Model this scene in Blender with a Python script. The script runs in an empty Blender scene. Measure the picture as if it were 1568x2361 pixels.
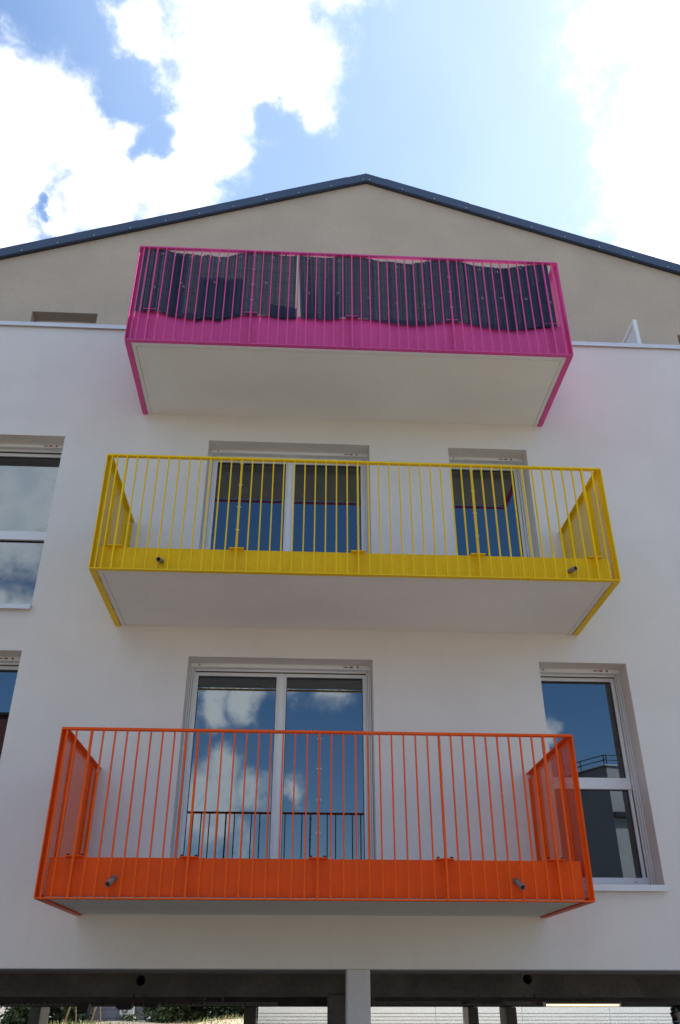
import bpy, bmesh, math, random
from mathutils import Vector, Matrix
random.seed(11)
S = bpy.context.scene
COL = S.collection
R = math.radians

# ------------------------------------------------------------------ camera
CAM_LOC = Vector((-0.167, -8.543, -0.076))
YAW, PITCH, ROLL = R(2.935), R(30.11), R(0.041)
fwd = Vector((math.sin(YAW) * math.cos(PITCH), math.cos(YAW) * math.cos(PITCH), math.sin(PITCH)))
rgt = Vector((math.cos(YAW), -math.sin(YAW), 0))
up = rgt.cross(fwd)
r2 = rgt * math.cos(ROLL) + up * math.sin(ROLL)
u2 = up * math.cos(ROLL) - rgt * math.sin(ROLL)
cd = bpy.data.cameras.new('camera')
cd.sensor_fit = 'VERTICAL'; cd.sensor_height = 24.0; cd.lens = 2656.5 / 3216 * 24.0
cd.clip_start = 0.05; cd.clip_end = 2000
cam = bpy.data.objects.new('camera', cd); COL.objects.link(cam)
m = Matrix((r2, u2, -fwd)).transposed().to_4x4(); m.translation = CAM_LOC
cam.matrix_world = m
S.camera = cam

# ------------------------------------------------------------------ light
SUN_AZ, SUN_EL = R(54), R(58)           # azimuth from +Y towards +X: behind the building, to the right
SUNDIR = Vector((math.sin(SUN_AZ) * math.cos(SUN_EL), math.cos(SUN_AZ) * math.cos(SUN_EL), math.sin(SUN_EL)))
ld = bpy.data.lights.new('sun', 'SUN'); ld.energy = 4.4; ld.angle = R(0.53); ld.color = (1.0, 0.95, 0.87)
sun = bpy.data.objects.new('sun', ld); COL.objects.link(sun)
sun.rotation_euler = (-SUNDIR).to_track_quat('-Z', 'Y').to_euler()
S.view_settings.view_transform = 'Standard'; S.view_settings.look = 'None'
S.view_settings.gamma = 1.0; S.view_settings.use_curve_mapping = False
S.view_settings.exposure = 1.26
S.cycles.max_bounces = 8; S.cycles.diffuse_bounces = 4; S.cycles.glossy_bounces = 4
S.cycles.transparent_max_bounces = 16; S.cycles.caustics_reflective = False; S.cycles.caustics_refractive = False
S.cycles.use_denoising = True; S.cycles.sample_clamp_indirect = 6.0

W = bpy.data.worlds.new('World'); S.world = W; W.use_nodes = True
wn = W.node_tree; wn.nodes.clear()
SKY_STRENGTH = 0.084


class NT:
    """small helper to write node trees"""
    def __init__(s, tree): s.t = tree
    def n(s, kind, **kw):
        nd = s.t.nodes.new(kind)
        for k, v in kw.items(): setattr(nd, k, v)
        return nd
    def put(s, sock, v):
        if isinstance(v, bpy.types.NodeSocket): s.t.links.new(v, sock)
        elif v is not None: sock.default_value = v
    def math(s, op, a, b=None, c=None, clamp=False):
        nd = s.n('ShaderNodeMath', operation=op, use_clamp=clamp)
        for i, v in enumerate((a, b, c)): s.put(nd.inputs[i], v)
        return nd.outputs[0]
    def vec(s, op, a, b=None, out=0):
        nd = s.n('ShaderNodeVectorMath', operation=op)
        s.put(nd.inputs[0], a); s.put(nd.inputs[1], b)
        return nd.outputs[out]
    def noise(s, vec, scale, detail=6, rough=0.55, dist=0.0, out=0):
        nd = s.n('ShaderNodeTexNoise'); s.put(nd.inputs['Vector'], vec)
        nd.inputs['Scale'].default_value = scale; nd.inputs['Detail'].default_value = detail
        nd.inputs['Roughness'].default_value = rough; nd.inputs['Distortion'].default_value = dist
        return nd.outputs[out]
    def ramp(s, v, lo, hi, a=0.0, b=1.0, smooth=True):
        nd = s.n('ShaderNodeMapRange', interpolation_type='SMOOTHSTEP' if smooth else 'LINEAR')
        s.put(nd.inputs[0], v)
        for i, x in enumerate((lo, hi, a, b)): s.put(nd.inputs[i + 1], x)
        return nd.outputs[0]
    def mix(s, f, a, b, mode='MIX'):
        nd = s.n('ShaderNodeMix', data_type='RGBA', blend_type=mode)
        s.put(nd.inputs[0], f)
        for i, v in ((6, a), (7, b)):
            if isinstance(v, tuple) and len(v) == 3: v = v + (1,)
            s.put(nd.inputs[i], v)
        return nd.outputs[2]


w = NT(wn)
wout = w.n('ShaderNodeOutputWorld'); bg = w.n('ShaderNodeBackground'); bg.inputs[1].default_value = SKY_STRENGTH
sky = w.n('ShaderNodeTexSky', sky_type='NISHITA'); sky.sun_disc = False
sky.sun_elevation = SUN_EL; sky.sun_rotation = SUN_AZ
sky.air_density = 1.0; sky.dust_density = 0.35; sky.ozone_density = 2.0; sky.altitude = 0
dirn = w.n('ShaderNodeTexCoord').outputs['Generated']


def pixdir(x, y):       # sky direction seen at a point of the 1568 x 2361 photograph
    return (fwd * 1950.1 + r2 * (x - 784) + u2 * (1180.4 - y)).normalized()


def azel(az, el):
    a, e = R(az), R(el)
    return Vector((math.sin(a) * math.cos(e), math.cos(a) * math.cos(e), math.sin(e)))


puffs = []
for x, y, r in [(560, 40, 150), (640, 90, 115), (715, 180, 75), (520, 210, 115), (470, 320, 105), (400, 425, 105), (535, 370, 70),
                (335, 50, 62), (230, 345, 95), (150, 305, 115), (70, 280, 125), (60, 400, 105), (240, 430, 95), (15, 190, 75),
                (490, 110, 110), (485, 195, 70), (-60, 420, 150), (600, -80, 170), (760, -150, 120), (20, 530, 70), (150, 505, 55),
                (1600, 190, 190), (1590, 360, 160), (1640, 520, 190), (1490, 300, 95), (1420, 340, 60), (1480, 430, 70), (1540, 50, 110),
                (1700, 60, 260), (1500, 540, 60)]:
    puffs.append((pixdir(x, y), r / 1830.0))
for az, el, r in [(-176.6, 17.4, .024), (-174.2, 17.1, .022), (-171.5, 16.6, .02), (-179.5, 18.0, .026), (177.5, 18.1, .03), (-174.9, 12.6, .036), (-174.4, 10.2, .045),
                  (-172.5, 11.3, .04), (-177.6, 10.8, .028), (179.7, 11.0, .022), (-176.3, 8.3, .03), (163.4, 15.2, .02), (-159.4, 29.6, .08),
                  (-158.5, 26.8, .09), (-161.6, 28.2, .07), (-157, 31, .09), (-163, 30, .06), (-160, 21.9, .035), (-162, 22.4, .03), (-155, 27, .09), (-150, 24, .09)]:
    puffs.append((azel(az, el), r))
rc = random.Random(5)
for i in range(34):     # the rest of the sky carries the same broken clouds
    az, el = rc.uniform(-180, 180), rc.choice((rc.uniform(4, 22), rc.uniform(20, 75)))
    if abs(az) < 62 and 28 < el: continue
    if abs(az) > 140: continue
    for k in range(3):
        puffs.append((azel(az + rc.uniform(-9, 9), el + rc.uniform(-3, 4)), rc.uniform(.05, .15)))
for az in (-165, -128, 128, 150):
    for k in range(3): puffs.append((azel(az + rc.uniform(-8, 8), 57 + rc.uniform(-4, 9)), rc.uniform(.07, .14)))
holes = [(pixdir(352, 335), 56 / 2050.), (pixdir(318, 225), 66 / 2050.), (pixdir(112, 470), 24 / 2050.),
         (pixdir(640, 240), 45 / 2050.)]


# the cloud outlines are torn by turbulence at three sizes
def turb(scale, amp, detail):
    v = w.vec('SUBTRACT', w.noise(dirn, scale, detail, 0.6, 0.0, out=1), (.5, .5, .5))
    nd = w.n('ShaderNodeVectorMath', operation='SCALE'); w.put(nd.inputs[0], v); nd.inputs['Scale'].default_value = amp
    return nd.outputs[0]


wdir = w.vec('ADD', w.vec('ADD', dirn, turb(6.5, .10, 3)), turb(24.0, .055, 6))


def union(items):
    f = None
    for c, r in items:
        d = w.vec('DISTANCE', wdir, tuple(c), out=1)
        v = w.math('MULTIPLY_ADD', d, -1.0 / r, 1.0)
        if f is None: f = v
        else: f = w.math('SMOOTH_MAX', f, v, 0.16)
    return f


nz = w.noise(dirn, 9.0, 9, 0.6, 0.35)
nf = w.noise(dirn, 34.0, 5, 0.62, 0.3)
field = union(puffs)
hole = union(holes)
field = w.math('SUBTRACT', field, w.math('MULTIPLY', w.math('MAXIMUM', w.math('ADD', hole, 0.35), 0.0), 0.75))
field = w.math('ADD', field, w.math('MULTIPLY', w.math('SUBTRACT', nz, 0.5), 1.3))
field = w.math('ADD', field, w.math('MULTIPLY', w.math('SUBTRACT', nf, 0.5), 1.1))
mask = w.math('POWER', w.ramp(field, -0.42, 0.80), 1.8)
sd = w.math('MAXIMUM', w.vec('DOT_PRODUCT', dirn, tuple(SUNDIR), out=1), 0.0)
glow = w.math('POWER', sd, 5.0)
# sunlit heaps: bright where they are thin or face the sun, greyer in their cores and undersides
core = w.ramp(w.noise(dirn, 5.0, 4, 0.5), 0.35, 0.65)
shade = w.math('MULTIPLY', w.ramp(field, 0.35, 1.1), core)
ccol = w.mix(shade, (1.0, 0.985, 0.96), (0.66, 0.70, 0.77))
cb = w.math('MULTIPLY_ADD', glow, 2.5, 9.6)
cl = w.vec('SCALE', ccol); wn.links.new(cb, cl.node.inputs['Scale'])
# thin milky veil towards the sun
veil = w.math('MULTIPLY', w.ramp(sd, 0.55, 1.0), w.ramp(w.noise(dirn, 2.2, 3, 0.5), 0.25, 0.75, 0.55, 1.0))
hsv = w.n('ShaderNodeHueSaturation'); hsv.inputs['Saturation'].default_value = 1.20; w.put(hsv.inputs['Color'], sky.outputs[0])
skyc = w.mix(w.math('MULTIPLY', veil, 0.42), hsv.outputs[0], (6.6, 8.0, 9.6))
full = w.mix(mask, skyc, cl)
wn.links.new(full, bg.inputs[0]); wn.links.new(bg.outputs[0], wout.inputs[0])

# ------------------------------------------------------------------ materials
MATS = {}


def mat(name, col, rough=0.6, metal=0.0, spec=0.5, vary=0.0, vscale=2.0, grain=0.0, gscale=400.0, bump=0.0, bscale=220.0, island=0.0,
        col2=None, streak=0.0, obj=True):
    if name in MATS: return MATS[name]
    M = bpy.data.materials.new(name); M.use_nodes = True
    t = NT(M.node_tree); b = M.node_tree.nodes['Principled BSDF']
    b.inputs['Roughness'].default_value = rough; b.inputs['Metallic'].default_value = metal
    b.inputs['Specular IOR Level'].default_value = spec
    geo = t.n('ShaderNodeNewGeometry'); pos = geo.outputs['Position']
    c = tuple(col) + (1,)
    cur = c
    if vary or col2:
        f = t.ramp(t.noise(pos, vscale, 6, 0.6, 0.4), 0.3, 0.7)
        dark = tuple(x * (1 - vary) for x in col) if not col2 else col2
        cur = t.mix(f, tuple(dark), tuple(col))
    if streak:
        mp = t.n('ShaderNodeMapping'); t.put(mp.inputs[0], pos); mp.inputs['Scale'].default_value = (9, 9, 0.5)
        f = t.ramp(t.noise(mp.outputs[0], 1.0, 5, 0.6), 0.52, 0.78)
        cur = t.mix(t.math('MULTIPLY', f, streak), cur, tuple(x * 0.62 for x in col))
    if grain:
        g = t.noise(pos, gscale, 2, 0.5)
        cur = t.mix(t.ramp(g, 0.3, 0.7, 0, 1), t.mix(1.0, cur, (1 - grain,) * 3, 'MULTIPLY'), cur)
    if island:
        f = t.math('MULTIPLY_ADD', geo.outputs['Random Per Island'], island * 2, 1 - island)
        hs = t.n('ShaderNodeHueSaturation'); t.put(hs.inputs['Value'], f); t.put(hs.inputs['Color'], cur); cur = hs.outputs[0]
    t.put(b.inputs['Base Color'], cur)
    if bump:
        bp = t.n('ShaderNodeBump'); bp.inputs['Strength'].default_value = bump; bp.inputs['Distance'].default_value = 0.004
        t.put(bp.inputs['Height'], t.noise(pos, bscale, 3, 0.6)); t.put(b.inputs['Normal'], bp.outputs[0])
    MATS[name] = M
    return M


white_render = mat('white_render', (.79, .757, .718), .9, spec=.2, vary=.055, vscale=1.1, grain=.12, gscale=140, bump=.5, bscale=110, streak=.08)
beige_render = mat('beige_render', (.57, .47, .37), .9, spec=.2, vary=.10, vscale=1.2, grain=.14, gscale=110, bump=.5, bscale=95, streak=.08)
soffit_paint = mat('soffit_paint', (.79, .775, .745), .85, spec=.2, vary=.05, vscale=1.2, grain=.05, gscale=60, bump=.1, bscale=40)
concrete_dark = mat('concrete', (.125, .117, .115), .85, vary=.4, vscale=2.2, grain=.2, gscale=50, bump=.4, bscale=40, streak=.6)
pillar_paint = mat('pillar_concrete', (.62, .61, .62), .8, vary=.08, vscale=3, grain=.1, gscale=70, bump=.3, bscale=50, streak=.15)
grey_concrete = mat('grey_concrete', (.2, .19, .185), .85, vary=.15, vscale=2, bump=.2, bscale=40)
pvc = mat('white_pvc', (.78, .79, .80), .35, spec=.45, vary=.03, vscale=6)
alu = mat('pale_metal_coping', (.70, .72, .75), .45, metal=.25, vary=.06, vscale=4)
dark_slot = mat('dark_slot_and_shade', (.05, .05, .055), .6)  # near-black for slots and for painted shade at glass edges and pipe bores
navy_steel = mat('navy_steel', (.036, .066, .135), .45, spec=.5, vary=.15, vscale=3)
screw_metal = mat('screw_metal', (.55, .55, .56), .35, metal=.6)
PAINT = {
    'orange': mat('orange_paint', (.86, .105, .003), .45, spec=.22, vary=.10, vscale=5, grain=.05, gscale=90, bump=.05, bscale=60, streak=.12),
    'yellow': mat('yellow_paint', (.88, .58, .003), .45, spec=.22, vary=.08, vscale=5, grain=.05, gscale=90, bump=.05, bscale=60, streak=.15),
    'pink': mat('pink_paint', (.72, .088, .335), .45, spec=.3, vary=.08, vscale=5, grain=.05, gscale=90, bump=.05, bscale=60, streak=.10)}
pipe_grey = mat('grey_pvc_pipe', (.16, .17, .18), .4, vary=.1, vscale=20)
slat_mat = mat('navy_slat', (.028, .042, .078), .7, spec=.2, island=.4)
tie_mat = mat('pale_cable_tie', (.42, .38, .42), .5)
interior = mat('interior_plaster', (.20, .19, .18), .9)
floor_mat = mat('interior_floor', (.22, .17, .13), .6)
asphalt = mat('asphalt', (.20, .178, .15), .9, vary=.2, vscale=.6, grain=.3, gscale=60, bump=.4, bscale=60)
cladding_white = mat('white_cladding', (.78, .78, .75), .4, vary=.03, vscale=2)
cladding_blue = mat('blue_grey_cladding', (.23, .25, .31), .6, vary=.06, vscale=2)
leaf_mat = mat('leaf', (.066, .10, .038), .6, spec=.3, island=.55, vary=.35, vscale=.9)
leaf_mat2 = mat('leaf_pale', (.09, .125, .06), .6, spec=.3, island=.5, vary=.35, vscale=.9)
bark = mat('bark', (.10, .075, .055), .9, vary=.3, vscale=6, bump=.5, bscale=30)
dry = mat('dry_grass', (.52, .43, .27), .95, island=.35, vary=.25, vscale=1.5)
soil = mat('sandy_soil', (.46, .37, .25), .95, vary=.3, vscale=2.5, grain=.3, gscale=30, bump=.6, bscale=18)
greenblade = mat('green_blade', (.16, .20, .06), .8, island=.4)
wood = mat('stake_wood', (.33, .22, .12), .8, vary=.2, vscale=8)
grey_render_far = mat('grey_render_far', (.26, .265, .27), .9, vary=.1, vscale=.8)
sunlit_render_far = mat('sunlit_render_far', (.40, .41, .41), .9, vary=.1, vscale=.8)  # grey render lightened to paint a sunlit face
red_render_far = mat('dark_red_render', (.10, .032, .032), .85, vary=.12, vscale=.8)
black_metal = mat('black_metal', (.02, .021, .023), .5)
steel_tray = mat('galvanised_steel', (.22, .215, .21), .5, metal=.5)
ac_white = mat('unit_enamel', (.72, .73, .73), .4)
frosted = mat('frosted_panel', (.74, .78, .80), .5, vary=.05, vscale=4)
sticker_red = mat('sticker_red', (.35, .12, .08), .5)
sticker_dark = mat('sticker_dark', (.12, .12, .13), .5)
roof_metal = mat('roof_steel', (.06, .075, .10), .5, vary=.1, vscale=1)


def glass_mat():
    M = bpy.data.materials.new('coated_glass'); M.use_nodes = True
    t = NT(M.node_tree); M.node_tree.nodes.remove(M.node_tree.nodes['Principled BSDF'])
    out = M.node_tree.nodes['Material Output']
    tr = t.n('ShaderNodeBsdfTransparent'); tr.inputs[0].default_value = (.42, .46, .45, 1)
    gl = t.n('ShaderNodeBsdfGlossy'); gl.inputs['Roughness'].default_value = 0.0; gl.inputs[0].default_value = (.78, .89, 1, 1)
    lw = t.n('ShaderNodeLayerWeight'); lw.inputs[0].default_value = .5
    f5 = t.math('POWER', lw.outputs['Facing'], 5.0)
    fr = t.math('MULTIPLY_ADD', f5, 0.80, 0.17, clamp=True)
    # faint waviness of insulated panes
    bp = t.n('ShaderNodeBump'); bp.inputs['Strength'].default_value = .02; bp.inputs['Distance'].default_value = .02
    tc = t.n('ShaderNodeNewGeometry'); t.put(bp.inputs['Height'], t.noise(tc.outputs['Position'], 1.6, 1, .4)); t.put(gl.inputs['Normal'], bp.outputs[0])
    mx = t.n('ShaderNodeMixShader'); t.put(mx.inputs[0], fr); t.put(mx.inputs[1], tr.outputs[0]); t.put(mx.inputs[2], gl.outputs[0])
    M.node_tree.links.new(mx.outputs[0], out.inputs[0])
    return M


glass = glass_mat()


def emit_mat(name, col, s):
    M = bpy.data.materials.new(name); M.use_nodes = True
    b = M.node_tree.nodes['Principled BSDF']; b.inputs['Base Color'].default_value = (.8, .78, .7, 1)
    b.inputs['Emission Color'].default_value = col + (1,); b.inputs['Emission Strength'].default_value = s
    return M


lamp_glow = emit_mat('lamp_glow', (1, .74, .42), .85)

# ------------------------------------------------------------------ mesh helpers


class MB:
    def __init__(s): s.v = []; s.f = []
    def quad(s, a, b, c, d):
        i = len(s.v); s.v += [tuple(a), tuple(b), tuple(c), tuple(d)]; s.f.append((i, i + 1, i + 2, i + 3)); return s
    def box(s, x0, x1, y0, y1, z0, z1):
        i = len(s.v)
        s.v += [(x0, y0, z0), (x1, y0, z0), (x1, y1, z0), (x0, y1, z0), (x0, y0, z1), (x1, y0, z1), (x1, y1, z1), (x0, y1, z1)]
        s.f += [tuple(i + k for k in q) for q in ((0, 3, 2, 1), (4, 5, 6, 7), (0, 1, 5, 4), (1, 2, 6, 5), (2, 3, 7, 6), (3, 0, 4, 7))]
        return s
    def hexa(s, p):     # 8 corners: bottom ring then top ring
        i = len(s.v); s.v += [tuple(q) for q in p]
        s.f += [tuple(i + k for k in q) for q in ((0, 3, 2, 1), (4, 5, 6, 7), (0, 1, 5, 4), (1, 2, 6, 5), (2, 3, 7, 6), (3, 0, 4, 7))]
        return s
    def tube(s, a, b, r, n=10, r1=None, cap=True, inner=None):
        a, b = Vector(a), Vector(b); d = (b - a).normalized()
        x = d.orthogonal().normalized(); y = d.cross(x)
        r1 = r if r1 is None else r1
        def ring(c, rr):
            i = len(s.v)
            s.v += [tuple(c + (x * math.cos(2 * math.pi * k / n) + y * math.sin(2 * math.pi * k / n)) * rr) for k in range(n)]
            return i
        i0, i1 = ring(a, r), ring(b, r1)
        for k in range(n): s.f.append((i0 + k, i0 + (k + 1) % n, i1 + (k + 1) % n, i1 + k))
        if inner:
            j0, j1 = ring(a, inner), ring(b, inner)
            for k in range(n):
                q = (k + 1) % n
                s.f += [(j0 + q, j0 + k, j1 + k, j1 + q), (i0 + q, i0 + k, j0 + k, j0 + q), (i1 + k, i1 + q, j1 + q, j1 + k)]
        elif cap:
            s.f += [tuple(i0 + k for k in reversed(range(n))), tuple(i1 + k for k in range(n))]
        return s
    def path(s, pts, r, n=8):
        for a, b in zip(pts[:-1], pts[1:]): s.tube(a, b, r, n)
        return s
    def mesh(s, name, off=(0, 0, 0)):
        me = bpy.data.meshes.new(name)
        me.from_pydata([(v[0] - off[0], v[1] - off[1], v[2] - off[2]) for v in s.v], [], s.f); me.update()
        return me
    def build(s, name, material, parent=None, loc=None, smooth=False, bevel=0.0, **props):
        pw = wloc(parent)
        org = Vector(loc) if loc is not None else (pw if parent else Vector((0, 0, 0)))
        me = s.mesh(name, org)
        if material: me.materials.append(material)
        if smooth:
            for p in me.polygons: p.use_smooth = True
        o = bpy.data.objects.new(name, me); COL.objects.link(o)
        o.location = org - pw
        if parent: o.parent = parent
        if bevel:
            bv = o.modifiers.new('bevel', 'BEVEL'); bv.width = bevel; bv.segments = 2; bv.limit_method = 'ANGLE'
        for k, v in props.items(): o[k] = v
        return o


def wloc(o):
    v = Vector((0, 0, 0))
    while o is not None: v = v + o.location; o = o.parent
    return v


def empty(name, loc, parent=None, **props):
    o = bpy.data.objects.new(name, None); COL.objects.link(o)
    o.location = Vector(loc) - wloc(parent)
    if parent: o.parent = parent
    o.empty_display_size = .2
    for k, v in props.items(): o[k] = v
    return o


def inst(name, src, loc, parent, rot=None):
    """another piece sharing src's mesh; loc in world space"""
    o = src.copy(); o.name = name; COL.objects.link(o); o.parent = parent; o.location = Vector(loc) - wloc(parent)
    if rot: o.rotation_euler = rot
    return o


# ------------------------------------------------------------------ ground
def ground_z(x, y):
    def ss(a, b, t):
        t = min(1, max(0, (t - a) / (b - a))); return t * t * (3 - 2 * t)
    z = -2.35 + 0.65 * (1 - ss(-7.2, -3.5, y))
    z += (1.80 - .16 * ss(3.6, 6.4, -x)) * ss(13.4, 17.5, y) * (1 - ss(-1.5, 1.2, x)) * (1 - 0.06 * math.sin(x * 1.3)) * (1 - ss(-30, -10, -abs(x)) * 0)
    return z


g = MB()
ys = [-220, -120, -70, -45, -30, -20, -14, -10, -8, -7, -6, -5, -4, -3, -2, 0, 4, 8, 12, 13, 14, 15, 16, 17, 18, 20, 24, 30, 45, 80, 150, 260]
xs = [-220, -120, -60, -35, -24, -18, -14, -11, -9, -7.5, -6, -5, -4, -3, -2.2, -1.5, -.8, 0, .6, 1.2, 3, 6, 10, 16, 30, 60, 120, 220]
nx = len(xs)
for y in ys:
    for x in xs: g.v.append((x, y, ground_z(x, y)))
for j in range(len(ys) - 1):
    for i in range(nx - 1):
        a = j * nx + i; g.f.append((a, a + 1, a + nx + 1, a + nx))
gro = g.build('ground', asphalt, None, smooth=True, kind='structure')
# sandy bank laid over the ground behind the car park
bk = MB(); bxs = [-16 + .5 * i for i in range(35)]; bys = [13.4 + .3 * i for i in range(16)]
for y in bys:
    for x in bxs: bk.v.append((x, y, ground_z(x, y) + .012 + .02 * math.sin(x * 3.1 + y * 2.3)))
n_ = len(bxs)
for j in range(len(bys) - 1):
    for i in range(n_ - 1):
        a = j * n_ + i; bk.f.append((a, a + 1, a + n_ + 1, a + n_))
bk.build('sandy_bank', soil, None, smooth=True, kind='structure')

pf = MB(); pf.box(-30, 30, -2.6, 13.2, -2.45, -2.342); pf.build('parking_dimming_floor', mat('dimming_asphalt', (.075, .072, .07), .9, vary=.2, vscale=.8, bump=.3, bscale=50), None, kind='structure')  # unseen dark floor added so less light bounces onto beams and lower wall

yd = MB(); yd.box(-.9, 34, 13.25, 20.9, -2.45, -2.34); yd.build('bounce_yard', mat('bounce_pale', (.50, .48, .44), .9, vary=.15, vscale=.7, bump=.2, bscale=40), None, kind='structure')  # unseen pale sheet added to bounce light onto the warehouse front

# ------------------------------------------------------------------ apartment building
XL, XR, APX = -6.76, 8.24, .742
SLOPE = .374
GY, DEPTH = .85, 14.0
ZB, ZPAR = .183, 7.585
ZAPEX = 11.70
bld = empty('apartment_building', (APX, 0, -2.35), label='white and beige rendered apartment building with shallow gabled roof on open ground floor pillars', category='building')


def wall_grid(mb, xc, zc, solid, y0, y1):
    """wall made of cells with real openings: faces outside, inside and in the reveals"""
    nx_, nz_ = len(xc) - 1, len(zc) - 1
    for i in range(nx_):
        for j in range(nz_):
            if not solid(i, j): continue
            a, b, c, d = xc[i], xc[i + 1], zc[j], zc[j + 1]
            mb.quad((a, y0, c), (b, y0, c), (b, y0, d), (a, y0, d))
            mb.quad((b, y1, c), (a, y1, c), (a, y1, d), (b, y1, d))
            if i == 0 or not solid(i - 1, j): mb.quad((a, y1, c), (a, y0, c), (a, y0, d), (a, y1, d))
            if i == nx_ - 1 or not solid(i + 1, j): mb.quad((b, y0, c), (b, y1, c), (b, y1, d), (b, y0, d))
            if j == 0 or not solid(i, j - 1): mb.quad((a, y1, c), (b, y1, c), (b, y0, c), (a, y0, c))
            if j == nz_ - 1 or not solid(i, j + 1): mb.quad((a, y0, d), (b, y0, d), (b, y1, d), (a, y1, d))


OPEN = [  # x0, x1, z0, z1
    (-1.326, .632, 3.66, 5.845), (1.604, 2.577, 3.66, 5.843), (-1.326, .619, .90, 3.079),
    (2.408, 3.358, .872, 3.089), (-4.95, -3.055, 3.604, 5.842), (-4.95, -3.06, .872, 3.108)]


def cutwall(x0, x1, z0, z1, opens, y0, y1, name, material, parent):
    xc = sorted({x0, x1} | {o[0] for o in opens} | {o[1] for o in opens})
    zc = sorted({z0, z1} | {o[2] for o in opens} | {o[3] for o in opens})
    def solid(i, j):
        if not (0 <= i < len(xc) - 1 and 0 <= j < len(zc) - 1): return False
        cx, cz = (xc[i] + xc[i + 1]) / 2, (zc[j] + zc[j + 1]) / 2
        return not any(o[0] < cx < o[1] and o[2] < cz < o[3] for o in opens)
    mb = MB(); wall_grid(mb, xc, zc, solid, y0, y1)
    me_o = mb.build(name, material, parent)
    bm = bmesh.new(); bm.from_mesh(me_o.data); bmesh.ops.remove_doubles(bm, verts=bm.verts, dist=1e-5); bm.to_mesh(me_o.data); bm.free()
    return me_o


cutwall(XL, XR, ZB, ZPAR, OPEN, 0, .36, 'facade_wall', white_render, bld)
# hairline joints in the render, shallow raised beads
MB().box(1.9345, 1.9385, -.0015, .01, 2.9, 3.38).build('render_joint', soffit_paint, bld)
MB().box(-2.062, -2.058, -.0015, .01, ZB, .58).build('render_joint', soffit_paint, bld)
# side and back walls, floors inside
sw = MB()
sw.box(XL, XL + .3, .362, DEPTH, ZB + .002, 9.0).box(XR - .3, XR, .362, DEPTH, ZB + .002, 9.0).box(XL + .301, XR - .301, DEPTH - .3, DEPTH - .002, ZB + .002, 9.0)
sw.build('side_wall', white_render, bld)
for z in (.64, 3.40, 6.2):
    MB().box(XL + .302, XR - .302, .363, DEPTH - .302, z, z + .24).build('floor_slab', floor_mat, bld)
MB().box(XL + .303, XR - .303, 4.6, 4.75, .885, 3.395).build('interior_wall', interior, bld)
MB().box(XL + .303, XR - .303, 4.6, 4.75, 3.645, 6.195).build('interior_wall', interior, bld)
for xx in (1.1, -2.1):
    for z0_, z1_ in ((.885, 3.395), (3.645, 6.195)): MB().box(xx, xx + .1, .364, 4.59, z0_, z1_).build('interior_wall', interior, bld)
# parapet coping, in lengths
seg = [XL - .02, -4.6, -2.3, .0, 2.2, 4.4, 6.4, XR + .02]
for a, b in zip(seg[:-1], seg[1:]):
    MB().box(a, b - .003, -.035, .39, ZPAR + .003, ZPAR + .028).box(a, b - .003, -.035, -.029, ZPAR - .035, ZPAR + .004).build('parapet_coping', alu, bld)
# terrace floor
MB().box(XL + .303, XR - .303, .365, GY - .005, 6.5, 6.56).build('terrace_floor', grey_concrete, bld)


# upper gable wall with two windows
def roof_z(x): return ZAPEX - SLOPE * abs(x - APX)


gopen = [(-4.165, -3.225, 6.6, 8.615), (5.387, 6.33, 6.6, 8.615)]
xc = sorted({XL, XR, APX} | {o[0] for o in gopen} | {o[1] for o in gopen})
gw = MB()
for a, b in zip(xc[:-1], xc[1:]):
    cx = (a + b) / 2
    isopen = any(o[0] < cx < o[1] for o in gopen)
    zlow = 8.615 if isopen else 6.45
    za, zb_ = roof_z(a), roof_z(b)
    for y, fl in ((GY, False), (GY + .3, True)):
        q = [(a, y, zlow), (b, y, zlow), (b, y, zb_), (a, y, za)]
        gw.quad(*(q if not fl else q[::-1]))
    gw.quad((a, GY, za), (b, GY, zb_), (b, GY + .3, zb_), (a, GY + .3, za))
    if isopen:
        gw.quad((a, GY + .3, zlow), (b, GY + .3, zlow), (b, GY, zlow), (a, GY, zlow))
        gw.quad((a, GY, 6.45), (a, GY + .3, 6.45), (a, GY + .3, zlow), (a, GY, zlow))
        gw.quad((b, GY + .3, 6.45), (b, GY, 6.45), (b, GY, zlow), (b, GY + .3, zlow))
gw.build('gable_wall', beige_render, bld)

# roof
rf = MB()
for sgn in (-1, 1):
    xe = APX + sgn * 7.9
    a, b = roof_z(APX), roof_z(xe)
    pts = [(APX, GY - .05, a + .02), (xe, GY - .05, b + .02), (xe, DEPTH + .2, b + .02), (APX, DEPTH + .2, a + .02)]
    rf.hexa([(p[0], p[1], p[2]) for p in pts] + [(p[0], p[1], p[2] + .1) for p in pts])
roof = rf.build('roof', roof_metal, bld)
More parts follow.
